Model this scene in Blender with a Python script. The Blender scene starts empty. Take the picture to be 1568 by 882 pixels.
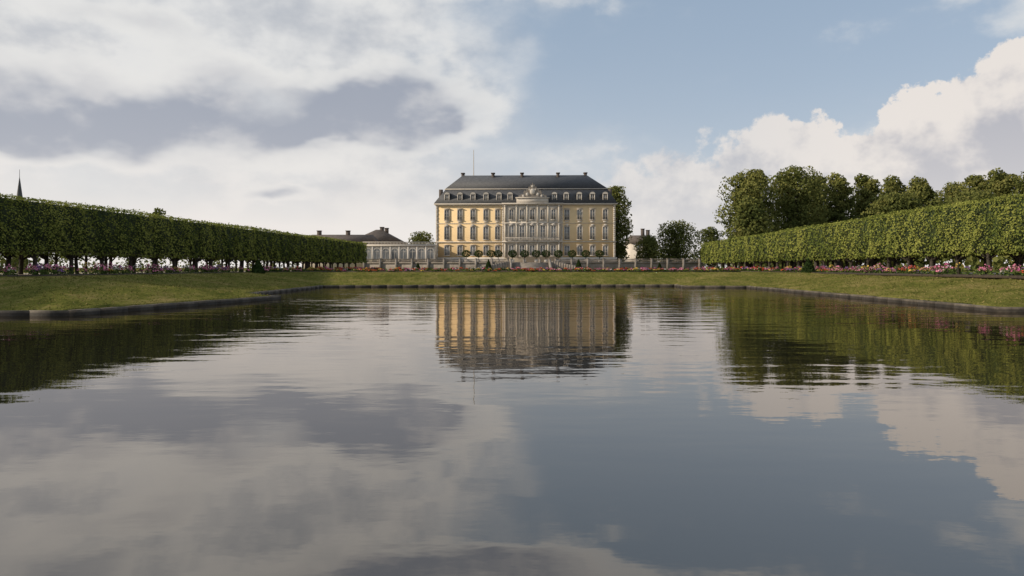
import bpy, math, random
import numpy as np
from mathutils import Vector
rng=np.random.default_rng(7); random.seed(7)
F=1045.3; CX=784; HY=410; CH=2.2
sc=bpy.context.scene
sc.view_settings.view_transform='Standard'; sc.view_settings.look='None'; sc.view_settings.exposure=0
def W(px,D): return (px-CX)/F*D
def ZZ(py,D): return CH+(HY-py)/F*D
# ------------------------------------------------------------ helpers
def link(o,parent=None):
    sc.collection.objects.link(o)
    if parent: o.parent=parent
    return o
def empty(name,loc=(0,0,0),rz=0):
    e=bpy.data.objects.new(name,None); e.location=loc; e.rotation_euler=(0,0,rz); e.empty_display_size=.5
    return link(e)
def mesh_np(name,V,Fc,mats,parent=None,smooth=False,mi=None,tint=None):
    V=np.asarray(V,dtype=np.float32); Fc=np.asarray(Fc,dtype=np.int32)
    me=bpy.data.meshes.new(name); k=Fc.shape[1]
    me.vertices.add(len(V)); me.vertices.foreach_set('co',V.ravel())
    me.loops.add(Fc.size); me.loops.foreach_set('vertex_index',Fc.ravel())
    me.polygons.add(len(Fc)); me.polygons.foreach_set('loop_start',np.arange(0,Fc.size,k,dtype=np.int32))
    me.polygons.foreach_set('loop_total',np.full(len(Fc),k,dtype=np.int32))
    me.update(calc_edges=True)
    for m in (mats if isinstance(mats,(list,tuple)) else [mats]): me.materials.append(m)
    if mi is not None: me.polygons.foreach_set('material_index',np.asarray(mi,dtype=np.int32))
    if tint is not None:
        a=me.attributes.new('tint','FLOAT','FACE'); a.data.foreach_set('value',np.asarray(tint,dtype=np.float32))
    if smooth: me.polygons.foreach_set('use_smooth',np.ones(len(Fc),dtype=bool))
    me.validate(); me.update()
    o=bpy.data.objects.new(name,me); return link(o,parent)
class Boxes:
    def __init__(s): s.V=[];s.F=[]
    def add(s,x0,x1,y0,y1,z0,z1):
        s.frus(x0,x1,y0,y1,z0,x0,x1,y0,y1,z1)
    def frus(s,x0,x1,y0,y1,z0,X0,X1,Y0,Y1,z1):
        b=len(s.V)
        s.V+= [(x0,y0,z0),(x1,y0,z0),(x1,y1,z0),(x0,y1,z0),(X0,Y0,z1),(X1,Y0,z1),(X1,Y1,z1),(X0,Y1,z1)]
        s.F+= [(b,b+3,b+2,b+1),(b+4,b+5,b+6,b+7),(b,b+1,b+5,b+4),(b+1,b+2,b+6,b+5),(b+2,b+3,b+7,b+6),(b+3,b,b+4,b+7)]
    def hexa(s,P):
        b=len(s.V); s.V+=list(P)
        s.F+= [(b,b+3,b+2,b+1),(b+4,b+5,b+6,b+7),(b,b+1,b+5,b+4),(b+1,b+2,b+6,b+5),(b+2,b+3,b+7,b+6),(b+3,b,b+4,b+7)]
    def make(s,name,mat,parent=None):
        return mesh_np(name,s.V,s.F,mat,parent)
def extr(name,pts,y0,y1,mat,parent):
    n=len(pts); me=bpy.data.meshes.new(name)
    V=[(x,y0,z) for x,z in pts]+[(x,y1,z) for x,z in pts]
    Fs=[tuple(range(n)),tuple(range(2*n-1,n-1,-1))]+[(i,i+n,(i+1)%n+n,(i+1)%n) for i in range(n)]
    me.from_pydata(V,[],Fs); me.materials.append(mat); me.update()
    return link(bpy.data.objects.new(name,me),parent)
class Tubes:
    def __init__(s,k=8): s.V=[];s.F=[];s.k=k
    def add(s,pts,rad):
        k=s.k; b=len(s.V); pts=[Vector(p) for p in pts]
        for i,p in enumerate(pts):
            d=(pts[min(i+1,len(pts)-1)]-pts[max(i-1,0)]).normalized()
            a=d.orthogonal().normalized() if abs(d.z)<.9 else Vector((1,0,0)); a=(a-d*a.dot(d)).normalized(); c=d.cross(a)
            for j in range(k):
                t=2*math.pi*j/k; q=p+(a*math.cos(t)+c*math.sin(t))*rad[i]; s.V.append(tuple(q))
        for i in range(len(pts)-1):
            for j in range(k):
                s.F.append((b+i*k+j,b+i*k+(j+1)%k,b+(i+1)*k+(j+1)%k,b+(i+1)*k+j))
    def make(s,name,mat,parent=None): return mesh_np(name,s.V,s.F,mat,parent,smooth=True)
def leaves(name,P,N,size,mat,parent,tint=None,bias=.8,asp=.75):
    n=len(P); R=rng.normal(size=(n,3)); R/=np.linalg.norm(R,axis=1)[:,None]
    nn=R if N is None else R+N*bias
    nn/=np.linalg.norm(nn,axis=1)[:,None]+1e-9
    T=np.cross(nn,rng.normal(size=(n,3))); T/=np.linalg.norm(T,axis=1)[:,None]+1e-9
    B=np.cross(nn,T); s=(size*rng.uniform(.65,1.35,n))[:,None]*.5
    V=np.stack([P-T*s,P-B*s*asp+T*s*.15,P+T*s,P+B*s*asp+T*s*.15],1).reshape(-1,3)
    Fc=np.arange(4*n).reshape(-1,4)
    if tint is None: tint=rng.uniform(0,1,n)
    return mesh_np(name,V,Fc,mat,parent,tint=tint)
# ------------------------------------------------------------ materials
def newmat(name):
    m=bpy.data.materials.new(name); m.use_nodes=True; nt=m.node_tree; nt.nodes.clear()
    out=nt.nodes.new('ShaderNodeOutputMaterial'); return m,nt,out
def nd(nt,t,**k):
    n=nt.nodes.new(t)
    for a,b in k.items(): setattr(n,a,b)
    return n
def pmat(name,c1,c2,scale=1.0,rough=.85,bump=.0,bscale=8,c3=None,stretch=(1,1,1),spec=.3,wet=None):
    m,nt,out=newmat(name); L=nt.links.new
    p=nd(nt,'ShaderNodeBsdfPrincipled'); p.inputs['Roughness'].default_value=rough; p.inputs['Specular IOR Level'].default_value=spec
    tc=nd(nt,'ShaderNodeTexCoord'); mp=nd(nt,'ShaderNodeMapping'); mp.inputs['Scale'].default_value=stretch
    L(tc.outputs['Object'],mp.inputs['Vector'])
    n1=nd(nt,'ShaderNodeTexNoise'); n1.inputs['Scale'].default_value=scale; n1.inputs['Detail'].default_value=6; n1.inputs['Roughness'].default_value=.65
    L(mp.outputs[0],n1.inputs['Vector'])
    r=nd(nt,'ShaderNodeValToRGB'); e=r.color_ramp.elements; e[0].position=.32; e[1].position=.68
    e[0].color=(*c1,1); e[1].color=(*c2,1)
    if c3: x=e.new(.5); x.color=(*c3,1)
    L(n1.outputs['Fac'],r.inputs[0]); col=r.outputs[0]
    if wet is not None: # damp, algae-dark stone just above the waterline
        sp=nd(nt,'ShaderNodeSeparateXYZ'); L(tc.outputs['Object'],sp.inputs[0])
        mr=nd(nt,'ShaderNodeMapRange'); L(sp.outputs[2],mr.inputs[0]); mr.inputs[1].default_value=wet-.05; mr.inputs[2].default_value=wet+.03; mr.inputs[3].default_value=.28; mr.inputs[4].default_value=1
        mx=nd(nt,'ShaderNodeVectorMath',operation='SCALE'); L(col,mx.inputs[0]); L(mr.outputs[0],mx.inputs['Scale']); col=mx.outputs[0]
    L(col,p.inputs['Base Color'])
    if bump:
        n2=nd(nt,'ShaderNodeTexNoise'); n2.inputs['Scale'].default_value=bscale; n2.inputs['Detail'].default_value=4
        L(mp.outputs[0],n2.inputs['Vector']); b=nd(nt,'ShaderNodeBump'); b.inputs['Strength'].default_value=1; b.inputs['Distance'].default_value=bump
        L(n2.outputs['Fac'],b.inputs['Height']); L(b.outputs[0],p.inputs['Normal'])
    L(p.outputs[0],out.inputs[0]); return m
def leafmat(name,dark,mid,light,trans=.3,nscale=.25):
    m,nt,out=newmat(name); L=nt.links.new
    at=nd(nt,'ShaderNodeAttribute',attribute_name='tint')
    tc=nd(nt,'ShaderNodeTexCoord'); n1=nd(nt,'ShaderNodeTexNoise'); n1.inputs['Scale'].default_value=nscale; n1.inputs['Detail'].default_value=2
    L(tc.outputs['Object'],n1.inputs['Vector'])
    a=nd(nt,'ShaderNodeMath',operation='MULTIPLY_ADD'); L(n1.outputs['Fac'],a.inputs[0]); a.inputs[1].default_value=1.4; a.inputs[2].default_value=-.7
    b=nd(nt,'ShaderNodeMath',operation='ADD'); L(a.outputs[0],b.inputs[0]); L(at.outputs['Fac'],b.inputs[1])
    r=nd(nt,'ShaderNodeValToRGB'); e=r.color_ramp.elements; e[0].position=.05;e[1].position=.95; e[0].color=(*dark,1); e[1].color=(*light,1); x=e.new(.5); x.color=(*mid,1)
    L(b.outputs[0],r.inputs[0])
    d=nd(nt,'ShaderNodeBsdfDiffuse')
    t=nd(nt,'ShaderNodeBsdfTranslucent'); mx=nd(nt,'ShaderNodeMixShader'); mx.inputs[0].default_value=trans
    L(r.outputs[0],d.inputs['Color']); L(r.outputs[0],t.inputs[0]); L(d.outputs[0],mx.inputs[1]); L(t.outputs[0],mx.inputs[2]); L(mx.outputs[0],out.inputs[0])
    return m
M_hedge=leafmat('linden_leaves',(.08,.11,.028),(.18,.205,.048),(.30,.31,.078),.26)
M_tree=leafmat('tree_leaves',(.075,.092,.030),(.145,.16,.048),(.25,.24,.075),.32,.12)
M_box=leafmat('boxwood_leaves',(.02,.035,.012),(.035,.06,.018),(.06,.09,.03),.15)
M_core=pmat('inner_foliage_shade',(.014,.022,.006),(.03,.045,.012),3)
M_bark=pmat('bark',(.03,.025,.02),(.07,.06,.045),3,.9,.02,12,stretch=(3,3,.6))
M_stone=pmat('sandstone',(.17,.15,.125),(.30,.265,.23),.8,.85,.01,10,c3=(.235,.205,.175))
M_curb=pmat('pond_stone',(.045,.038,.03),(.17,.145,.112),1.3,.8,.015,14,c3=(.095,.08,.062),wet=.17)
M_gravel=pmat('gravel',(.28,.24,.19),(.4,.35,.28),6,.95,.01,40)
M_yellow=pmat('yellow_plaster',(.66,.49,.27),(.74,.56,.33),.25,.9,.003,20)
M_trim=pmat('white_stucco',(.50,.455,.40),(.60,.55,.485),.6,.85,.004,12)
M_stucco=pmat('pale_stucco',(.52,.46,.38),(.60,.54,.45),.5,.85,.004,12)
M_slate=pmat('slate_roof',(.045,.047,.052),(.095,.098,.105),1.6,.65,.01,20,stretch=(1,1,3))
M_brown=pmat('brown_tiles',(.08,.065,.055),(.14,.115,.10),1.2,.8,.01,20)
def glassmat():
    m,nt,out=newmat('window_glass'); L=nt.links.new
    p=nd(nt,'ShaderNodeBsdfPrincipled'); p.inputs['Roughness'].default_value=.12; p.inputs['Specular IOR Level'].default_value=.6
    tc=nd(nt,'ShaderNodeTexCoord'); n=nd(nt,'ShaderNodeTexNoise'); n.inputs['Scale'].default_value=.35
    L(tc.outputs['Object'],n.inputs['Vector']); r=nd(nt,'ShaderNodeValToRGB'); r.color_ramp.elements[0].color=(.13,.135,.14,1); r.color_ramp.elements[1].color=(.32,.32,.31,1)
    r.color_ramp.elements[0].position=.35; r.color_ramp.elements[1].position=.7
    L(n.outputs['Fac'],r.inputs[0]); L(r.outputs[0],p.inputs['Base Color']); L(p.outputs[0],out.inputs[0]); return m
M_glass=glassmat()
def grassmat():
    m,nt,out=newmat('grass'); L=nt.links.new
    p=nd(nt,'ShaderNodeBsdfDiffuse')
    tc=nd(nt,'ShaderNodeTexCoord')
    def noise(s,d,st=(1,1,1),rg=.6):
        mp=nd(nt,'ShaderNodeMapping'); mp.inputs['Scale'].default_value=st; L(tc.outputs['Object'],mp.inputs[0])
        n=nd(nt,'ShaderNodeTexNoise'); n.inputs['Scale'].default_value=s; n.inputs['Detail'].default_value=d; n.inputs['Roughness'].default_value=rg; L(mp.outputs[0],n.inputs['Vector']); return n.outputs['Fac']
    a=noise(.22,5); b=noise(4,6,(1,.45,1),.8); c=noise(1.1,4,(1,.5,1))
    s=nd(nt,'ShaderNodeMath',operation='MULTIPLY_ADD'); L(b,s.inputs[0]); s.inputs[1].default_value=1.1; L(a,s.inputs[2])
    s2=nd(nt,'ShaderNodeMath',operation='MULTIPLY_ADD'); L(c,s2.inputs[0]); s2.inputs[1].default_value=.7; L(s.outputs[0],s2.inputs[2])
    s3=nd(nt,'ShaderNodeMath',operation='MULTIPLY'); L(s2.outputs[0],s3.inputs[0]); s3.inputs[1].default_value=1/2.8
    r=nd(nt,'ShaderNodeValToRGB'); e=r.color_ramp.elements; e[0].position=.39; e[0].color=(.062,.076,.018,1); e[1].position=.63; e[1].color=(.28,.215,.09,1)
    x=e.new(.5); x.color=(.145,.145,.036,1)
    L(s3.outputs[0],r.inputs[0]); L(r.outputs[0],p.inputs['Color'])
    n2=noise(5,5,(1,1,1),.75); bp=nd(nt,'ShaderNodeBump'); bp.inputs['Distance'].default_value=.12; L(n2,bp.inputs['Height']); L(bp.outputs[0],p.inputs['Normal'])
    L(p.outputs[0],out.inputs[0]); return m
M_grass=grassmat()
def watermat():
    m,nt,out=newmat('pond_water'); L=nt.links.new
    tc=nd(nt,'ShaderNodeTexCoord')
    def noise(s,d,st=(1,1,1),rg=.5):
        mp=nd(nt,'ShaderNodeMapping'); mp.inputs['Scale'].default_value=st; L(tc.outputs['Object'],mp.inputs[0])
        n=nd(nt,'ShaderNodeTexNoise'); n.inputs['Scale'].default_value=s; n.inputs['Detail'].default_value=d; n.inputs['Roughness'].default_value=rg; L(mp.outputs[0],n.inputs['Vector']); return n.outputs['Fac']
    def mth(op,a,b=None,c=None,cl=False):
        n=nd(nt,'ShaderNodeMath',operation=op); n.use_clamp=cl
        for i,v in enumerate((a,b,c)):
            if v is None: continue
            if isinstance(v,(int,float)): n.inputs[i].default_value=v
            else: L(v,n.inputs[i])
        return n.outputs[0]
    patch=noise(.06,3,(.6,1.4,1))
    sep=nd(nt,'ShaderNodeSeparateXYZ'); L(tc.outputs['Object'],sep.inputs[0])
    far=nd(nt,'ShaderNodeMapRange'); L(sep.outputs[1],far.inputs[0]); far.inputs[1].default_value=8; far.inputs[2].default_value=45; far.inputs[3].default_value=.20; far.inputs[4].default_value=.9
    pm=nd(nt,'ShaderNodeMapRange'); L(patch,pm.inputs[0]); pm.inputs[1].default_value=.35; pm.inputs[2].default_value=.65; pm.inputs[3].default_value=.35; pm.inputs[4].default_value=1.45
    amp=mth('MULTIPLY',far.outputs[0],pm.outputs[0])
    h=mth('ADD',mth('MULTIPLY',noise(.55,2,(.5,1.3,1)),.05),mth('MULTIPLY',noise(2.2,3,(.6,1.2,1)),.010))
    h=mth('MULTIPLY',h,amp)
    bp=nd(nt,'ShaderNodeBump'); bp.inputs['Distance'].default_value=1.0; bp.inputs['Strength'].default_value=1; L(h,bp.inputs['Height'])
    lw=nd(nt,'ShaderNodeLayerWeight'); lw.inputs['Blend'].default_value=.5
    s=mth('POWER',lw.outputs['Facing'],4.0)
    fac=mth('MULTIPLY_ADD',s,.59,.20,True)
    g=nd(nt,'ShaderNodeBsdfGlossy'); g.inputs['Color'].default_value=(1,.935,.875,1); g.inputs['Roughness'].default_value=.008; L(bp.outputs[0],g.inputs['Normal'])
    d=nd(nt,'ShaderNodeBsdfDiffuse'); d.inputs['Color'].default_value=(.014,.013,.009,1)
    mx=nd(nt,'ShaderNodeMixShader'); L(fac,mx.inputs[0]); L(d.outputs[0],mx.inputs[1]); L(g.outputs[0],mx.inputs[2]); L(mx.outputs[0],out.inputs[0]); return m
# ------------------------------------------------------------ pond, ground
POND=[(-40,2.5),(-40,31),(-20.1,31),(-16.2,47.9),(-20,49.2),(-21,76),(19,80),(18.8,74.6),(25.4,74),(24,33.8),(44,33.8),(44,2.5)]
GZ=1.6
def sdist(X,Y):
    d=np.full(X.shape,1e9); ins=np.zeros(X.shape,bool); n=len(POND)
    for i in range(n):
        ax,ay=POND[i]; bx,by=POND[(i+1)%n]; ex,ey=bx-ax,by-ay
        t=np.clip(((X-ax)*ex+(Y-ay)*ey)/(ex*ex+ey*ey),0,1)
        d=np.minimum(d,np.hypot(X-ax-t*ex,Y-ay-t*ey))
        c=((ay>Y)!=(by>Y)); xi=ax+(Y-ay)*ex/(ey if abs(ey)>1e-9 else 1e-9); ins^=(c&(X<xi))
    return np.where(ins,-d,d)
def graded(a,b,step,far):
    core=list(np.arange(a,b+.001,step)); s=step; lo=[];x=a
    while x>-far: s*=1.35; x-=s; lo.append(x)
    s=step; hi=[];x=b
    while x<far: s*=1.35; x+=s; hi.append(x)
    return np.array(lo[::-1]+core+hi)
gx=graded(-60,60,.4,3000); gy=graded(-8,100,.4,4000)
X,Y=np.meshgrid(gx,gy); D=sdist(X,Y)
t=np.clip(D/10.0,0,1); ZE=.19
und=.045*np.sin(X*1.1+Y*.4)*np.sin(Y*.9-X*.3)+.03*np.sin(X*2.7+1)*np.sin(Y*2.3+X*.7)+rng.normal(0,.012,X.shape)
Zg=ZE+(GZ-ZE)*(1-(1-t)**1.15)+und*np.clip(D,0,1)*np.clip(12-D,0,1)
Zg=np.where(D<.2,-.9,Zg)
nx,ny=len(gx),len(gy); idx=np.arange(nx*ny).reshape(ny,nx)
Fg=np.stack([idx[:-1,:-1],idx[:-1,1:],idx[1:,1:],idx[1:,:-1]],-1).reshape(-1,4)
mesh_np('ground',np.stack([X,Y,Zg],-1).reshape(-1,3),Fg,M_grass,smooth=True)
me=bpy.data.meshes.new('pond_water'); me.from_pydata([(-40.2,2.3,0),(44.2,2.3,0),(44.2,80.3,0),(-40.2,80.3,0)],[],[(0,1,2,3)]); me.materials.append(watermat())
link(bpy.data.objects.new('pond_water',me))
def offset_poly(P,o):
    n=len(P); out=[]
    for i in range(n):
        a=Vector(P[i-1]);b=Vector(P[i]);c=Vector(P[(i+1)%n]); d1=(b-a).normalized(); d2=(c-b).normalized()
        n1=Vector((-d1.y,d1.x)); n2=Vector((-d2.y,d2.x)); m=(n1+n2).normalized(); out.append(tuple(b+m*(o/max(.35,m.dot(n1)))))
    return out
inn=POND; outp=offset_poly(POND,.55); bx=Boxes()
for i in range(len(POND)):
    a,b=Vector(inn[i]),Vector(inn[(i+1)%len(inn)]); c,d=Vector(outp[i]),Vector(outp[(i+1)%len(inn)])
    n=max(1,int((b-a).length/1.7))
    for k in range(n):
        g=.006/((b-a).length/n); t0=(k+g)/n if k else 0; t1=(k+1-g)/n if k<n-1 else 1
        p,q,r,s=a.lerp(b,t0),a.lerp(b,t1),c.lerp(d,t1),c.lerp(d,t0); zt=.25+random.uniform(-.01,.01)
        bx.hexa([(p.x,p.y,-.7),(q.x,q.y,-.7),(r.x,r.y,-.7),(s.x,s.y,-.7),(p.x,p.y,zt),(q.x,q.y,zt),(r.x,r.y,zt),(s.x,s.y,zt)])
bx.make('pond_curb',M_curb)
M_gl=leafmat('grass_blades',(.065,.078,.02),(.14,.14,.036),(.29,.23,.095),.2,.5)
pts=[]
for i in range(1,10):
    a,b=Vector(outp[i]),Vector(outp[(i+1)%len(inn)]); L_=(b-a).length; n=int(L_*36)
    tt=rng.uniform(0,1,n); o=np.abs(rng.normal(0,.12,n))-.09; dd=(b-a)/L_
    pts.append(np.stack([a.x+(b.x-a.x)*tt-dd.y*o,a.y+(b.y-a.y)*tt+dd.x*o,np.full(n,.265)],1))
n=110000; bxp=rng.uniform(-45,45,n); byp=rng.uniform(28,92,n); dd=sdist(bxp,byp); k=(dd>.5)&(dd<10.5); bxp,byp,dd=bxp[k],byp[k],dd[k]
tq=np.clip(dd/10,0,1); pts.append(np.stack([bxp,byp,ZE+(GZ-ZE)*(1-(1-tq)**1.15)+.045*np.sin(bxp*1.1+byp*.4)*np.sin(byp*.9-bxp*.3)+.05],1))
leaves('grass_tufts',np.concatenate(pts),None,.13,M_gl,None,asp=.3)
# ------------------------------------------------------------ clipped linden hedges
def hedge(name,A,B,side,Wd=8.5,zb=3.4,zt=7.6):
    par=empty(name); A=Vector(A);B=Vector(B); d=(B-A); Ln=d.length; d/=Ln; nrm=Vector((d.y,-d.x))*(1 if side<0 else -1)
    ph=rng.uniform(-.9,.9,200)
    def pos(s,w,z):
        return np.stack([A.x+d.x*s-nrm.x*w,A.y+d.y*s-nrm.y*w,z],1)
    def bulge(s,z):
        k=np.floor(s/4.2).astype(int); am=1+.35*ph[k%200]
        return .22*am*np.abs(np.sin(np.pi*s/4.2))+.09*np.sin(s*.9+z*1.7)*np.sin(z*2.1+s*.37)+.06*np.sin(s*3.1+z*2.7)
    def topz(s,w): return zt+.10*np.abs(np.sin(np.pi*s/4.2))+.05*np.sin(s*1.3+w*2)+.08*np.sin(s*.21)-.3*(np.clip(.6-w,0,1))**2
    P=[];N=[];S=[];T=[]
    segs=np.linspace(0,Ln,13)
    for s0,s1 in zip(segs[:-1],segs[1:]):
        Dm=A.y+(s0+s1)/2; sz=.145*(max(Dm,35)/50)**.75; area=(s1-s0)*(zt-zb); n=int(area*2.1/sz**2)
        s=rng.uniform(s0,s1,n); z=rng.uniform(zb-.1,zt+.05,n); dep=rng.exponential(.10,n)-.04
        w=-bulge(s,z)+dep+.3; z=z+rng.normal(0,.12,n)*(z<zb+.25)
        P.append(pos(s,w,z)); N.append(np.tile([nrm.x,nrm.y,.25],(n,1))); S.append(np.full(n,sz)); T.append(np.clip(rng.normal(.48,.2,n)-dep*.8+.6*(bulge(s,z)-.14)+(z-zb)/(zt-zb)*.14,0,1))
        n=int((s1-s0)*Wd*.8/sz**2); s=rng.uniform(s0,s1,n); w=rng.uniform(-.3,Wd,n)
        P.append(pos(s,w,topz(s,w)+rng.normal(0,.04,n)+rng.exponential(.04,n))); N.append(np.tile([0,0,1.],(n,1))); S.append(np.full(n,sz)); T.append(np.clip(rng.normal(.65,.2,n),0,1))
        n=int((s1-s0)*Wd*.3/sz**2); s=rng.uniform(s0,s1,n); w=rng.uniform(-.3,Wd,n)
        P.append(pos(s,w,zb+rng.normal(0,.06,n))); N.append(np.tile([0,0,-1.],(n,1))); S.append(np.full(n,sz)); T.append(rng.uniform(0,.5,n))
    for se in (0,Ln):
        n=int(Wd*(zt-zb)*60); w=rng.uniform(-.1,Wd,n); z=rng.uniform(zb,zt,n); s=np.full(n,se)+rng.normal(0,.12,n)+.2*np.sin(w*2)
        P.append(pos(s,w,z)); N.append(np.tile([0,-1. if se==0 else 1,0.2],(n,1))); S.append(np.full(n,.25)); T.append(rng.uniform(.2,.9,n))
    n=int(Ln*(zt-zb)*14); s=rng.uniform(0,Ln,n); z=rng.uniform(zb,zt,n)
    P.append(pos(s,Wd+rng.normal(0,.12,n),z)); N.append(np.tile([-nrm.x,-nrm.y,.2],(n,1))); S.append(np.full(n,.38)); T.append(rng.uniform(.2,.9,n))
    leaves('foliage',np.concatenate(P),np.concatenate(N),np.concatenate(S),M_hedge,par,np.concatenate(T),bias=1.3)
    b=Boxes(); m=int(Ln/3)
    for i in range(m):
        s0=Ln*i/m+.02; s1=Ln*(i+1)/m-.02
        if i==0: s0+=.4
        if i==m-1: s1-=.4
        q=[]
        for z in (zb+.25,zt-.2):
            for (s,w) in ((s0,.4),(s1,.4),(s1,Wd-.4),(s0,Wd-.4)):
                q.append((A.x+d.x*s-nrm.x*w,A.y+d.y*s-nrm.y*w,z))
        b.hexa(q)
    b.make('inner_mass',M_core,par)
    tb=Tubes(7)
    for w in (1.2,3.9,6.6):
        s=1.5+w*.2
        while s<Ln-1:
            jx,jy=random.uniform(-.15,.15),random.uniform(-.15,.15); p=pos(np.array([s+jy]),np.array([w+jx]),np.array([0.]))[0]
            r=random.uniform(.13,.19); lx,ly=random.uniform(-.08,.08),random.uniform(-.08,.08)
            tb.add([(p[0],p[1],GZ-.15),(p[0],p[1],GZ+.12),(p[0]+lx,p[1]+ly,GZ+1.1),(p[0]+lx*2,p[1]+ly,zb+.5)],[r*1.7,r*1.15,r,r*.95])
            for k in range(4):
                a=random.uniform(0,6.28); l=random.uniform(.7,1.3)
                tb.add([(p[0]+lx*1.5,p[1]+ly,zb-.55),(p[0]+lx+math.cos(a)*l*.5,p[1]+math.sin(a)*l*.5,zb-.2),(p[0]+math.cos(a)*l,p[1]+math.sin(a)*l,zb+.4)],[r*.5,r*.4,r*.25])
            s+=4.2
    tb.make('trunks',M_bark,par)
    return par
hedge('clipped_linden_row',(-38.6,28),(-32.4,152),-1)
hedge('clipped_linden_row',(35.9,28),(42.2,152),1)
# ------------------------------------------------------------ flower beds
def fm(n,c): return leafmat(n,tuple(x*.65 for x in c),c,tuple(min(1,x*1.25) for x in c),.3,.8)
FL=[fm('pink_petals',(.72,.28,.40)),fm('magenta_petals',(.50,.13,.27)),fm('white_petals',(.62,.56,.52)),fm('red_petals',(.60,.12,.07)),fm('yellow_petals',(.68,.48,.13)),fm('violet_petals',(.32,.18,.40))]
M_fg=leafmat('flower_foliage',(.03,.055,.015),(.075,.11,.03),(.13,.17,.05),.2,.6)
M_soil=pmat('soil',(.03,.022,.015),(.06,.045,.03),4)
def bed(A,B,wd,h,wts,dens=1.0,ls=.13,green=.33):
    par=empty('flower_bed'); A=Vector(A);B=Vector(B); d=B-A; Ln=d.length; d/=Ln; nr=Vector((d.y,-d.x))
    b=Boxes(); q=[]
    for z,o in ((GZ-.1,wd/2),(GZ+.1,wd/2-.12)):
        for s,w in ((0,-o),(Ln,-o),(Ln,o),(0,o)): q.append((A.x+d.x*s+nr.x*w,A.y+d.y*s+nr.y*w,z))
    b.hexa(q); b.make('soil',M_soil,par)
    nc=int(Ln*wd*2.1*dens); cs=rng.uniform(0,Ln,nc); cw=rng.uniform(-wd/2+.15,wd/2-.15,nc); ch=h*rng.uniform(.4,1.15,nc)*(1-.35*np.abs(cw)/(wd/2)); cr=rng.uniform(.18,.42,nc)
    kind=rng.choice(len(wts)+1,nc,p=np.array([green]+[(1-green)*w/sum(wts) for w in wts]))
    def pts(sel,n,top):
        i=np.repeat(np.where(sel)[0],n); m=len(i); v=rng.normal(size=(m,3)); v/=np.linalg.norm(v,axis=1)[:,None]; v[:,2]=np.abs(v[:,2])
        s=cs[i]+v[:,0]*cr[i]; w=cw[i]+v[:,1]*cr[i]; z=GZ+.1+ch[i]*(.55+.45*v[:,2]) if top else GZ+.08+ch[i]*rng.uniform(0,.9,m)
        return np.stack([A.x+d.x*s+nr.x*w,A.y+d.y*s+nr.y*w,z],1)
    leaves('leaves',pts(kind>=0,22,False),None,ls*1.25,M_fg,par)
    for k in range(len(wts)):
        sel=kind==k+1
        if sel.any(): leaves('blossoms_%s'%FL[k].name,pts(sel,24,True),None,ls,FL[k],par)
bed((-35.2,30),(-32.4,80),2.4,.88,[5,3,1.0,1,.3,1.5])
bed((-31.8,84),(-29.3,150),2.2,.7,[3,2,1,3,2,1],.6,.2)
bed((33.0,30),(36.0,80),2.4,.82,[4.5,2,1.2,1.3,2,.7])
bed((36.3,84),(39.2,150),2.2,.7,[3,1,1.5,2,2,1],.6,.2)
bed((-26,93.5),(32,96.5),2.0,.48,[1,.6,.7,3,2,.3],.75,.17)
bed((-25,118),(34,120),2.0,.6,[2,1,1,3,2,.6],.5,.2)
bed((-24,140),(35,142),2.0,.6,[3,1,1,2,1,.6],.5,.2)
def strip(name,P,z,mat):
    me=bpy.data.meshes.new(name); me.from_pydata([(x,y,z) for x,y in P],[],[tuple(range(len(P)))]); me.materials.append(mat); me.update(); return link(bpy.data.objects.new(name,me))
strip('gravel_path',[(-56,28),(-36.6,28),(-30.6,152),(-50,152)],GZ+.012,M_gravel)
strip('gravel_path',[(34.4,28),(54,28),(58,152),(40.4,152)],GZ+.012,M_gravel)
strip('gravel_path',[(-30,152.1),(45,152.1),(45,167),(-30,167)],GZ+.012,M_gravel)
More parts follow.
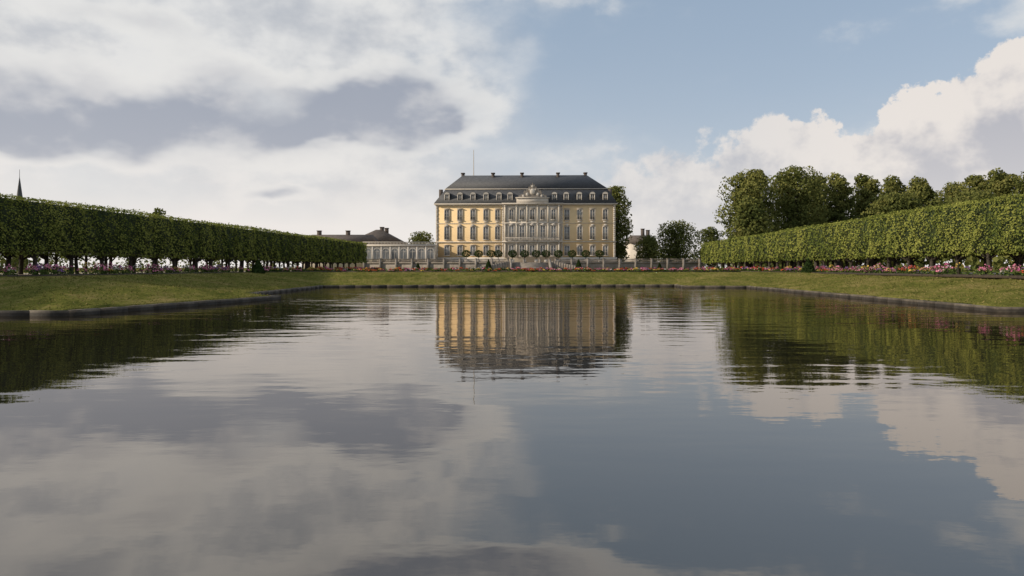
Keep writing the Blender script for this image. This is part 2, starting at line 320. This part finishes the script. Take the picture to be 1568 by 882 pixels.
# ------------------------------------------------------------ trees
def tree(name,x,y,z0,H,Wd,cb=.25,nc=22,leaf=.5,npc=330,shape=1.0,mat=None,cr=.24):
    par=empty(name,(x,y,z0)); mat=mat or M_tree; tb=Tubes(8); r0=H*.02+.08
    lean=random.uniform(-.3,.3)
    tb.add([(0,0,-.2),(0,0,.4),(lean*.3,0,H*.3),(lean,0,H*.6),(lean*1.2,0,H*.88)],[r0*1.5,r0*1.1,r0*.85,r0*.5,r0*.1])
    P=[];N=[];T=[]; zb=H*cb; ch=H-zb
    for i in range(nc):
        u=(i+.5)/nc; zc=zb+ch*(.08+.84*u)
        env=math.sin(math.pi*min(1,max(0,(.12+.80*u)))**shape)**.7
        a=i*2.4+random.uniform(-.5,.5); rr=Wd/2*env*random.uniform(.4,.85)
        R=Wd*cr*random.uniform(.7,1.25)*(0.55+.5*env); c=np.array([math.cos(a)*rr*.85,math.sin(a)*rr*.85,min(zc,H-R*.8)])
        n=int(npc*random.uniform(.8,1.2)); v=rng.normal(size=(n,3)); v/=np.linalg.norm(v,axis=1)[:,None]
        lum=1+.22*np.sin(v[:,0]*5+i)*np.sin(v[:,2]*5+2*i)+.1*np.sin(v[:,1]*9)
        rad=R*lum*(1-rng.exponential(.13,n)); k=rad>0; v=v[k]; rad=rad[k]
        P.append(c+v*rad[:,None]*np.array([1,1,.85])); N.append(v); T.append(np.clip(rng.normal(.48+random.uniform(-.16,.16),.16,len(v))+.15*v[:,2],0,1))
        b0=H*random.uniform(.2,.5); b0=min(b0,c[2]-.3)
        tb.add([(lean*b0/H,0,b0),tuple(c*np.array([.5,.5,1])+np.array([0,0,-R*.5])),tuple(c)],[r0*.4,r0*.25,r0*.08])
    tb.make('trunk',M_bark,par)
    leaves('crown',np.concatenate(P),np.concatenate(N),leaf,mat,par,np.concatenate(T),bias=1.1)
    return par
def ptree(name,pl,pr,ptop,D,z0=GZ,**k):
    x=W((pl+pr)/2,D); return tree(name,x,D,z0,ZZ(ptop,D)-z0,(pr-pl)/F*D,**k)
ptree('deciduous_tree',1103,1196,257,140,cb=.12,nc=38,cr=.24,npc=480,leaf=.46)
ptree('deciduous_tree',1165,1262,254,146,cb=.12,nc=38,cr=.24,npc=480,leaf=.46)
ptree('deciduous_tree',1225,1276,264,158,cb=.15,nc=28,cr=.28)
ptree('deciduous_tree',1118,1180,300,132,cb=.1,nc=20,cr=.28)
for a,b,t_,D_ in ((1260,1310,263,150),(1302,1353,263,153),(1344,1393,267,158),(1383,1441,270,150),(1432,1492,278,165),(1464,1528,265,150),(1503,1562,255,146),(1545,1612,266,140),(1590,1670,256,135),(1330,1420,296,130),(1440,1540,292,128)):
    ptree('deciduous_tree',a,b,t_,D_,cb=.15,nc=26,npc=400,cr=.26)
ptree('deciduous_tree',920,966,279,222,cb=.08,nc=28,leaf=.6,shape=.9,cr=.28)
ptree('deciduous_tree',1000,1070,339,215,cb=.05,nc=24,leaf=.55,cr=.28)
ptree('deciduous_tree',972,1012,361,205,cb=.05,nc=14,leaf=.5,cr=.28)
ptree('deciduous_tree',1064,1110,348,225,cb=.05,nc=16,leaf=.55,cr=.27)
ptree('deciduous_tree',622,668,355,235,cb=.05,nc=14,leaf=.6,cr=.28)
ptree('deciduous_tree',222,256,318,140,cb=.3,nc=12,leaf=.5,cr=.28,npc=120)
def treeline(pts,h,leaf=.9,dens=7,keep=1.0):
    P=[];T=[]
    for (x0,y0),(x1,y1) in zip(pts[:-1],pts[1:]):
        L_=math.hypot(x1-x0,y1-y0); n=int(L_/5)
        for i in range(n):
            if random.random()>keep: continue
            t=(i+random.random())/n; R=random.uniform(3,5.5); hh=h*random.uniform(.6,1.05); k=random.uniform(-.15,.15)
            for zc in np.arange(R*.5,hh-R*.5,R*.8):
                m=int(dens*R*R*1.6); v=rng.normal(size=(m,3)); v/=np.linalg.norm(v,axis=1)[:,None]
                P.append(np.array([x0+(x1-x0)*t+random.uniform(-2,2),y0+(y1-y0)*t+random.uniform(-3,3),GZ+zc])+v*R*rng.uniform(.75,1.1,(m,1))); T.append(np.clip(rng.normal(.4+k,.15,m),0,1))
    leaves('distant_treeline',np.concatenate(P),None,leaf,M_tree,None,np.concatenate(T))
treeline([(-160,70),(-150,190),(-85,300)],7,keep=.65)
treeline([(-70,330),(160,330)],11)
treeline([(75,40),(78,130)],9); treeline([(78,130),(100,300)],11)
def ball_tree(x,y,z0):
    par=empty('potted_round_tree',(x,y,z0)); b=Boxes(); b.frus(-.4,.4,-.4,.4,0,-.5,.5,-.5,.5,.8)
    b.make('tub',M_trim,par); tb=Tubes(6); tb.add([(0,0,.7),(0,0,1.7)],[.08,.07]); tb.make('stem',M_bark,par)
    n=700; v=rng.normal(size=(n,3)); v/=np.linalg.norm(v,axis=1)[:,None]
    leaves('crown',np.array([0,0,2.35])+v*np.array([1.2,1.2,1.0])*rng.uniform(.8,1.04,(n,1)),v,.24,M_box,par)
def cone(x,y,z0,h,r):
    n=2200; u=1-np.sqrt(rng.uniform(0,1,n)); a=rng.uniform(0,6.283,n); R=r*(1-u**1.3)*rng.uniform(.85,1.05,n)
    par=empty('conical_topiary',(x,y,z0)); leaves('foliage',np.stack([np.cos(a)*R,np.sin(a)*R,u*h+.05],1),np.stack([np.cos(a),np.sin(a),a*0+.3],1),.2,M_box,par)
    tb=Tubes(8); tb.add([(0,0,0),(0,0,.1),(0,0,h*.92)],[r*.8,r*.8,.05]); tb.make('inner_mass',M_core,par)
cone(W(748,160),160,GZ,2.6,.85); cone(W(886,160),160,GZ,2.6,.85)
cone(W(395,80),80,GZ-.05,1.5,.75); cone(W(1238,80),80,GZ-.05,1.7,.75); cone(W(640,160),160,GZ,1.8,.6); cone(W(1010,160),160,GZ,1.8,.6)
# ------------------------------------------------------------ palace
S=190/F; TZ=3.6
PAL=empty('baroque_palace',(W(804.5,190),190,TZ),math.radians(-1.6))
def X_(p,d=0): return ((p-784)*(190+d)/F)-W(804.5,190)
def Z_(p,d=0): return ZZ(p,190+d)-TZ
Y_=Boxes();T_=Boxes();Gl=Boxes();St=Boxes();Sl=Boxes()
xl,xr=X_(667),X_(942); Dp=30
Y_.add(xl,xr,0,Dp,0,Z_(312)); 
St.add(X_(772),X_(858),-.9,-.004,0,Z_(312.2))
T_.add(xl-.35,xr+.35,-.35,0-.003,0,1.5)
def course(z0,z1,o,x0=xl,x1=xr,f=0): T_.add(x0-o,x1+o,f-o,f-.002,z0,z1)
course(Z_(314.5),Z_(313),.25); course(Z_(313),Z_(311.6),.5)
course(Z_(371),Z_(369.8),.2); course(Z_(342.2),Z_(341.6),.1)
T_.add(xl-.5,xl-.002,0,Dp,Z_(313),Z_(311.6)); T_.add(xr+.002,xr+.5,0,Dp,Z_(313),Z_(311.6))
for z0,z1,o in ((Z_(314.5),Z_(313),.3),(Z_(313),Z_(311.4),.6),(Z_(371),Z_(369),.55),(Z_(342.3),Z_(341.2),.2)):
    T_.add(X_(772)-o,X_(858)+o,-.9-o,-.902,z0,z1)
for p in (667,769,858.5,938.6):
    z=1.5;k=0
    while z<Z_(315.5):
        w=3.4 if k%2 else 2.8; T_.add(X_(p),X_(p)+w*S,-.08,-.003,z,z+.52); z+=.56;k+=1
for p in (772.6,790,806,822,838,854.4):
    for z0,z1 in ((1.5,Z_(371.4)),(Z_(368.6),Z_(342.8)),(Z_(340.8),Z_(315))):
        St.add(X_(p),X_(p)+2.4*S,-1.12,-.904,z0,z1); T_.add(X_(p)-.08,X_(p)+2.4*S+.08,-1.2,-.905,z1-.35,z1-.003)
def window(cx,pt,pb,w,f,hood=0):
    z0,z1=Z_(pb),Z_(pt); h=w/2; fr=.17
    T_.add(cx-h-fr,cx-h,f-.12,f-.003,z0-.12,z1+.17); T_.add(cx+h,cx+h+fr,f-.12,f-.003,z0-.12,z1+.17)
    T_.add(cx-h,cx+h,f-.12,f-.003,z1,z1+.17); T_.add(cx-h-fr-.1,cx+h+fr+.1,f-.2,f-.004,z0-.3,z0-.122)
    Gl.add(cx-h,cx+h,f-.03,f-.002,z0-.12,z1)
    T_.add(cx-.045,cx+.045,f-.08,f-.031,z0-.12,z1)
    nz=3 if z1-z0<3.2 else 4
    for i in range(1,nz):
        z=z0+(z1-z0)*i/nz; T_.add(cx-h,cx-.046,f-.07,f-.031,z-.035,z+.035); T_.add(cx+.046,cx+h,f-.07,f-.031,z-.035,z+.035)
    if hood==1: T_.add(cx-h-.25,cx+h+.25,f-.25,f-.004,z1+.32,z1+.46); T_.add(cx-.22,cx+.22,f-.18,f-.004,z1+.172,z1+.318)
    if hood==2:
        T_.frus(cx-h-.22,cx+h+.22,f-.25,f-.004,z1+.34,cx-.2,cx+.2,f-.22,f-.004,z1+.75); T_.add(cx-.3,cx+.3,f-.18,f-.005,z1+.172,z1+.338)
LW=[684,704,724,744,762]; CWn=[783.5,799.5,815.2,831.2,847.5]; RW=[868,887.5,907,926.5]
for p in LW+RW:
    window(X_(p),321.5,336,1.2,0,1); window(X_(p),347.5,366,1.25,0,2); window(X_(p),377,390,1.25,0,1)
    T_.add(X_(p)-.6,X_(p)+.6,-.1,-.003,Z_(340.6),Z_(338.8))
for p in CWn:
    window(X_(p),321.5,336,1.15,-.9,1); window(X_(p),346.5,367,1.25,-.9,2); window(X_(p),376,391,1.3,-.9,1)
T_.add(X_(774),X_(856),-1.62,-1.46,Z_(364.6),Z_(364.6)+.12)
x=X_(774)
while x<X_(856): T_.add(x,x+.12,-1.6,-1.48,Z_(369)+.001,Z_(364.6)-.001); x+=.36
ov=.5
zb_=Z_(290,2.3)
Sl.frus(xl-ov,xr+ov,-ov,Dp+ov,Z_(311.3),X_(680),X_(931),2.3,Dp-2.3,zb_)
T_.add(X_(679),X_(932),2.1,Dp-2.1,zb_,zb_+.22)
zr=Z_(268.5,14.5); ra,rb=X_(706,14.5),X_(896,14.5)
Sl.frus(X_(679.8),X_(931.2),2.2,Dp-2.2,zb_+.22,ra,rb,Dp/2-.6,Dp/2+.6,zr)
def dormer(cx):
    z0,z1=Z_(308),Z_(298); h=.5
    Sl.add(cx-h-.12,cx+h+.12,.35,2.6,z0,z1+.25); Gl.add(cx-h,cx+h,.30,.348,z0+.2,z1)
    T_.add(cx-h-.22,cx-h,.12,.345,z0,z1+.1); T_.add(cx+h,cx+h+.22,.12,.345,z0,z1+.1); T_.add(cx-h,cx+h,.1,.345,z0,z0+.2)
    T_.add(cx-.05,cx+.05,.2,.299,z0+.2,z1); T_.add(cx-h,cx+h,.2,.298,(z0+z1)/2,(z0+z1)/2+.08)
    pts=[(cx-h-.3,z1+.1)]+[(cx+(h+.26)*math.cos(a),z1+.14+.6*math.sin(a)) for a in np.linspace(math.pi,0,9)]+[(cx+h+.3,z1+.1)]
    extr('dormer_hood',pts,.06,.5,M_trim,PAL)
    extr('dormer_roof',[(a+(a-cx)*.1,b+.1) for a,b in pts[1:-1]],.1,3.0,M_slate,PAL)
for p in [684,704,724,744,764,781,849,867,887,907,926.5]: dormer(X_(p))
T_.add(X_(791),X_(839.5),-1.4,.6,Z_(311.3),Z_(304)); T_.add(X_(789.5),X_(841),-1.6,.7,Z_(304),Z_(302.8))
cx=X_(815.3)
prof=[(-22,302.8),(-20.5,299),(-18.5,300.5),(-17,297.5),(-14.5,298.5),(-13.5,294),(-12,291.5),(-10.5,293.5),(-9,290),(-7,291),(-6,286.5),(-4,286.5),(-3.2,283),(-1.5,284),(0,280),(1.5,284),(3.2,283),(4,286.5),(6,286.5),(7,291),(9,290),(10.5,293.5),(12,291.5),(13.5,294),(14.5,298.5),(17,297.5),(18.5,300.5),(20.5,299),(22,302.8)]
extr('pediment_sculpture',[(cx+a*S,Z_(b)) for a,b in prof],-.9,-.2,M_stone,PAL)
for a,b,r in ((0,294,.75),(-8,298,.4),(8,298,.4),(-14,300.5,.3),(14,300.5,.3),(0,286,.3),(-4.5,291,.25),(4.5,291,.25)):
    bpy.ops.mesh.primitive_uv_sphere_add(segments=14,ring_count=9,radius=r,location=(cx+a*S,-.95,Z_(b))); o=bpy.context.object; o.name='relief_boss'; o.scale=(1,.45,1.15); o.data.materials.append(M_trim); o.parent=PAL
    o.data.polygons.foreach_set('use_smooth',[True]*len(o.data.polygons))
Ch=Boxes()
for p,y in ((706.5,15),(753,13),(797.5,13),(852.5,13),(894,15)):
    xx=X_(p,y); Ch.add(xx-.42,xx+.42,y-.5,y+.9,zr-1.6,Z_(266,y)); Ch.add(xx-.58,xx+.58,y-.65,y+1.05,Z_(266,y),Z_(264.6,y))
for p in (673,935): Ch.add(X_(p)-.5,X_(p)+.5,2,3.2,Z_(305),Z_(288.5))
Ch.make('chimneys',M_brown,PAL)
tb=Tubes(8); tb.add([(X_(723,15),15,zr-1),(X_(723,15),15,Z_(229,15))],[.14,.08]); tb.make('flagpole',M_trim,PAL)
Y_.make('walls',M_yellow,PAL);T_.make('trim',M_trim,PAL);Gl.make('windows',M_glass,PAL);St.make('centre_bay',M_stucco,PAL);Sl.make('mansard_roof',M_slate,PAL)
# terrace
b=Boxes(); TY=171; tx0,tx1=W(556,TY),W(1076,TY)
TR=empty('palace_terrace'); b.add(tx0,tx1,TY,262,.8,TZ); b.make('terrace_body',M_stone,TR)
strip('terrace_gravel',[(tx0+.8,TY+.9),(tx1-.8,TY+.9),(tx1-.8,261),(tx0+.8,261)],TZ+.006,M_gravel).parent=TR
b=Boxes(); b.add(tx0-.1,tx1+.1,TY-.12,TY-.003,TZ-.32,TZ-.02)
x=tx0
while x<tx1-.5:
    b.add(x,x+.55,TY-.22,TY+.33,.8,TZ+.85); b.add(x-.05,x+.6,TY-.27,TY+.38,TZ+.85,TZ+.96)
    if x+4<tx1:
        if not(-7<x-W(812,TY)<4.2):
            b.add(x+.56,x+3.99,TY-.06,TY+.2,TZ+.72,TZ+.84); b.add(x+.56,x+3.99,TY-.05,TY+.2,TZ+.001,TZ+.12)
            q=x+.7
            while q<x+3.9: b.add(q,q+.15,TY,TY+.14,TZ+.121,TZ+.719); q+=.3
    x+=4.0
b.make('balustrade',M_stone,TR)
b=Boxes(); xc=W(812,TY)
for i in range(12): b.add(xc-4.5,xc+4.5,TY-.25-(i+1)*.42,TY-.23-i*.42-(.001),.9,TZ-.02-(i+1)*.16+.003*i)
for sx in (-1,1):
    xa,xb=sorted((xc+sx*5.1,xc+sx*4.52))
    b.hexa([(xa,TY-6.2,.9),(xb,TY-6.2,.9),(xb,TY-.3,.9),(xa,TY-.3,.9),(xa,TY-6.2,2.5),(xb,TY-6.2,2.5),(xb,TY-.3,4.5),(xa,TY-.3,4.5)])
for sgn in (-1,1):
    for i in range(14):
        x0=xc+sgn*(5.2+i*.6); x1=x0+sgn*.585; z=3.9-i*.13
        b.add(min(x0,x1),max(x0,x1),TY-2.6-.12*i,TY-2.2-.12*i,.9,z)
b.make('staircase',M_stone,TR)
for p in (714,733,763,785,803,821,836,855,876,897,918,752): ball_tree(W(p,183),183,TZ)
# arcade gallery
GA=empty('orangery_gallery',(0,0,0)); D2=186; w=Boxes();t2=Boxes();g2=Boxes()
x0,x1=W(557,D2),W(666,D2); zt=ZZ(375,D2)
w.add(x0,x1,D2,D2+9,TZ,zt); t2.add(x0-.3,x1,D2-.3,D2-.003,zt-.35,zt-.02); w.make('walls',M_stucco,GA)
b3=Boxes(); b3.add(x0-.3,x1,D2-.25,D2+9.2,zt,zt+.15)
q=x0
while q<x1-.3:
    b3.add(q,q+.14,D2-.1,D2+.04,zt+.151,zt+.699); q+=.4
b3.add(x0-.3,x1,D2-.15,D2+.1,zt+.7,zt+.85); 
n=8; st=(x1-x0)/n
for i in range(n):
    c=x0+st*(i+.5); h=.9; z0=TZ+.9; z1=zt-1.9
    arc=[(c+h*math.cos(a),z1+h*math.sin(a)) for a in np.linspace(0,math.pi,11)]
    extr('arched_window',[(c-h,z0),(c+h,z0)]+arc,D2-.05,D2+.0-.004,M_glass,GA)
    oa=[(c+(h+.22)*math.cos(a),z1+(h+.22)*math.sin(a)) for a in np.linspace(0,math.pi,11)]
    ring=[(c+h+.22,z0)]+oa+[(c-h-.22,z0),(c-h,z0)]+arc[::-1]+[(c+h,z0)]
    extr('window_arch',ring,D2-.16,D2-.003,M_trim,GA)
    t2.add(c-.04,c+.04,D2-.1,D2-.052,z0,z1+h); t2.add(c-h,c-.041,D2-.1,D2-.052,z1,z1+.08); t2.add(c+.041,c+h,D2-.1,D2-.052,z1,z1+.08)
    t2.add(x0+st*i-.18,x0+st*i+.18,D2-.2,D2-.004,TZ,zt-.352)
t2.make('trim',M_trim,GA); b3.make('parapet',M_trim,GA)
def hiproof(name,pl,pr,pt,pe,D,dep,ins,wall=M_stucco,chim=()):
    par=empty(name); b=Boxes(); x0,x1=W(pl,D),W(pr,D); ze,zt=ZZ(pe,D),ZZ(pt,D)
    b.add(x0,x1,D,D+dep,GZ-.2,ze); b.make('walls',wall,par)
    r=Boxes(); r.frus(x0-.6,x1+.6,D-.6,D+dep+.6,ze,x0+ins,x1-ins,D+dep/2-.3,D+dep/2+.3,zt); r.make('hip_roof',M_brown,par)
    wn=Boxes(); x=x0+2
    while x<x1-2: wn.add(x,x+1.1,D-.04,D-.003,ze-2.6,ze-.8); x+=3.2
    wn.make('windows',M_glass,par)
    c=Boxes()
    for p,pz in chim: xx=W(p,D+dep/2); c.add(xx-.6,xx+.6,D+dep/2-.6,D+dep/2+.6,zt-1.2,ZZ(pz,D+dep/2)); c.add(xx-.72,xx+.72,D+dep/2-.72,D+dep/2+.72,ZZ(pz,D+dep/2),ZZ(pz,D+dep/2)+.2)
    c.make('chimneys',M_brown,par)
hiproof('stable_building',462,572,358,373,216,12,1.5,chim=((489,354),(533,354)))
hiproof('service_building',532,616,350,373,224,14,8,chim=((585,348.5),(592,350)))
hiproof('town_house',966,1004,359,372,250,14,1.0,wall=M_trim,chim=((984,351),(992,353)))
SP=empty('church_steeple',(W(30,300),300,GZ)); b=Boxes(); zt=ZZ(272,300)-GZ; b.add(-2,2,-2,2,0,zt-16); b.make('tower',M_brown,SP)
tb=Tubes(8); tb.add([(0,0,zt-16),(0,0,zt-14),(0,0,zt-8),(0,0,zt)],[2.7,1.9,1.1,.12]); tb.add([(0,0,zt),(0,0,zt+3.6)],[.1,.07]); tb.make('spire',M_slate,SP)
# ------------------------------------------------------------ world
az=-101; el=24
w=bpy.data.worlds.new('World'); sc.world=w; w.use_nodes=True; nt=w.node_tree; nt.nodes.clear(); L=nt.links.new
out=nd(nt,'ShaderNodeOutputWorld'); bg=nd(nt,'ShaderNodeBackground'); bg.inputs[1].default_value=.1; L(bg.outputs[0],out.inputs[0])
sky=nd(nt,'ShaderNodeTexSky',sky_type='NISHITA'); sky.sun_disc=False; sky.sun_elevation=math.radians(el); sky.sun_rotation=math.radians(az%360); sky.air_density=1; sky.dust_density=1.2; sky.ozone_density=1.5
tc=nd(nt,'ShaderNodeTexCoord'); sp=nd(nt,'ShaderNodeSeparateXYZ'); L(tc.outputs['Generated'],sp.inputs[0])
def m(op,a,b=None,c=None,cl=False):
    n=nd(nt,'ShaderNodeMath',operation=op); n.use_clamp=cl
    for i,v in enumerate((a,b,c)):
        if v is None: continue
        if isinstance(v,(int,float)): n.inputs[i].default_value=v
        else: L(v,n.inputs[i])
    return n.outputs[0]
AZ=m('ARCTAN2',sp.outputs[0],sp.outputs[1]); EL=m('ARCSINE',sp.outputs[2])
def nz(scale,detail,off=(0,0,0),st=(1,1,2.0),rg=.55,dist=0,col=False):
    mp=nd(nt,'ShaderNodeMapping'); mp.inputs['Scale'].default_value=st; mp.inputs['Location'].default_value=off; L(tc.outputs['Generated'],mp.inputs[0])
    n=nd(nt,'ShaderNodeTexNoise'); n.inputs['Scale'].default_value=scale; n.inputs['Detail'].default_value=detail; n.inputs['Roughness'].default_value=rg; n.inputs['Distortion'].default_value=dist
    L(mp.outputs[0],n.inputs['Vector']); return n.outputs['Color'] if col else n.outputs['Fac']
def aeP(px,py):
    v=Vector(((px-CX)/F,1,(HY-py)/F)).normalized(); return math.atan2(v.x,v.y),math.asin(v.z)
big=nz(3.0,3,(1.3,.2,.5)); fine=nz(8,6,(4.3,1.2,.7),st=(1,1,1.6),rg=.56); fineo=nz(8,4,(4.3+.016,1.2,.7-.045),st=(1,1,1.6),rg=.56)
relief=m('MULTIPLY',m('SUBTRACT',fine,fineo),2.4)
ws=nd(nt,'ShaderNodeSeparateXYZ'); L(nz(5,4,(9,3,1),col=True),ws.inputs[0])
wx=m('MULTIPLY_ADD',ws.outputs[0],.20,-.10); wy=m('MULTIPLY_ADD',ws.outputs[1],.11,-.055)
A2=m('ADD',AZ,wx); E2=m('ADD',EL,wy)
def blob(px,py,rx,ry,amp,rot=0):
    a,e=aeP(px,py); ra=max(.02,aeP(px+rx,py)[0]-a); re=max(.015,aeP(px,py-ry)[1]-e)
    da=m('MULTIPLY',m('SUBTRACT',A2,a),1/ra); de=m('MULTIPLY',m('SUBTRACT',E2,e),1/re)
    q=m('ADD',m('MULTIPLY',da,da),m('MULTIPLY',de,de))
    return m('MULTIPLY',m('EXPONENT',m('MULTIPLY',q,-1)),amp)
def summ(l):
    r=l[0]
    for x in l[1:]: r=m('ADD',r,x)
    return r
def sstep(x,a,b,o0=0,o1=1):
    n=nd(nt,'ShaderNodeMapRange',interpolation_type='SMOOTHSTEP'); n.inputs[1].default_value=a; n.inputs[2].default_value=b; n.inputs[3].default_value=o0; n.inputs[4].default_value=o1; L(x,n.inputs[0]); return n.outputs[0]
fb=m('ADD',m('MULTIPLY_ADD',big,1.2,-.6),m('MULTIPLY_ADD',fine,1.1,-.55))
dens=summ([blob(80,40,480,190,1.0),blob(420,30,330,90,.5),blob(-250,100,300,260,.8),
  blob(760,-70,220,60,.75),blob(120,-120,420,120,.6),blob(960,10,130,24,.24),blob(440,260,430,90,.6),blob(640,120,220,90,.38),blob(1350,-120,200,60,.35)])
up=sstep(EL,.47,.75,0,.5); dens=m('ADD',dens,up)
cov=sstep(m('ADD',dens,fb),.0,.95,0,.93)
sh1=sstep(m('ADD',m('MULTIPLY',relief,-1.2),m('MULTIPLY_ADD',big,1.6,-.36)),-.1,1.1)
def mixc(f,a,b):
    n=nd(nt,'ShaderNodeMix',data_type='RGBA'); 
    for s,v in ((0,f),(6,a),(7,b)):
        if isinstance(v,(tuple,float,int)): n.inputs[s].default_value=v
        else: L(v,n.inputs[s])
    return n.outputs[2]
def C(r,g,b):
    f=lambda c:((c/255+.055)/1.055)**2.4*10
    return (f(r),f(g),f(b),1)
ccol=mixc(sh1,C(228,228,227),C(182,187,195))
dark=summ([blob(200,172,235,70,1.2),blob(40,200,170,48,.75),blob(575,165,125,56,1.45),blob(490,212,90,16,.6),blob(350,110,90,38,.5),blob(225,35,110,28,.5),blob(438,293,62,13,.75),blob(700,178,30,12,.6),
  blob(680,-55,220,50,1.1),blob(520,-150,320,70,.85),blob(930,12,80,16,.3),blob(1300,-160,260,60,.5),blob(90,-80,160,30,.5)])
dn2=m('ADD',dark,m('MULTIPLY',fb,.85))
dcov=sstep(dn2,.20,.85,0,.93); rim=sstep(dn2,.06,.30,0,.6)
dcol=mixc(sstep(m('ADD',m('MULTIPLY',relief,-1.2),m('MULTIPLY',dn2,.66)),-.1,.85),C(200,201,205),C(147,156,173))
ramp=nd(nt,'ShaderNodeValToRGB')
pr=[(640,262),(760,252),(880,268),(960,243),(1040,212),(1100,200),(1180,162),(1235,180),(1300,195),(1360,170),(1450,125),(1500,80),(1568,42),(1750,10)]
els=ramp.color_ramp.elements
for i,(a,b) in enumerate(pr):
    A_,E_=aeP(a,b); pos=(A_+1)/2
    if i==0: e=els[0]; e.position=pos
    elif i==1: e=els[1]; e.position=pos
    else: e=els.new(pos)
    e.color=(E_,E_,E_,1)
L(m('MULTIPLY_ADD',AZ,.5,.5),ramp.inputs[0])
puff=nz(15,7,(3,5,8),(1,1,1.15),.60); puffo=nz(15,4,(3+.17,5,8-.2),(1,1,1.15),.60)
top=m('ADD',ramp.outputs[0],m('MULTIPLY_ADD',puff,.18,-.088))
dep=m('SUBTRACT',top,EL)
soft=sstep(AZ,-.1,.5,.05,.011)
cum=sstep(m('DIVIDE',dep,soft),0,1)
cum=m('MULTIPLY',cum,sstep(AZ,-.15,.2)); cum=m('MULTIPLY',cum,sstep(AZ,.15,.55,.70,.98))
sh=m('ADD',sstep(dep,.0,.15),m('MULTIPLY',m('SUBTRACT',puffo,puff),3.0)); sh=m('ADD',sh,m('MULTIPLY_ADD',big,1.0,-.52))
sh=sstep(sh,-.05,1.05)
cumc=mixc(sh,C(232,225,219),C(166,169,181))
skyc=mixc(.62,sky.outputs[0],C(167,188,210))
c1=mixc(cov,skyc,ccol)
c1=mixc(rim,c1,C(229,229,227)); c1=mixc(dcov,c1,dcol)
c2=mixc(cum,c1,cumc)
hz=m('EXPONENT',m('MULTIPLY',m('MAXIMUM',EL,0.),-8.3))
left=sstep(AZ,-.7,.45,1.6,.95); hz=m('MULTIPLY',hz,left); hz=m('MINIMUM',m('MULTIPLY',hz,m('MULTIPLY_ADD',big,.5,.8)),.95)
hz=m('MULTIPLY',hz,m('SUBTRACT',1,m('MULTIPLY',dcov,.6)))
c3=mixc(hz,c2,C(240,234,229))
L(c3,bg.inputs[0])
# ------------------------------------------------------------ sun & camera
sd=bpy.data.lights.new('sun','SUN'); sd.energy=4.2; sd.angle=math.radians(1.2); sd.color=(1,.86,.68)
so=link(bpy.data.objects.new('sun',sd)); a=math.radians(az); e=math.radians(el)
v=Vector((math.sin(a)*math.cos(e),math.cos(a)*math.cos(e),math.sin(e))); so.rotation_euler=v.to_track_quat('Z','Y').to_euler(); so.location=v*60
cd=bpy.data.cameras.new('camera'); cd.lens=24; cd.sensor_width=36; cd.shift_y=-(441-HY)/1568; cd.clip_end=6000; cd.clip_start=.1
co=link(bpy.data.objects.new('camera',cd)); co.location=(0,0,CH); co.rotation_euler=(math.radians(90),0,0); sc.camera=co
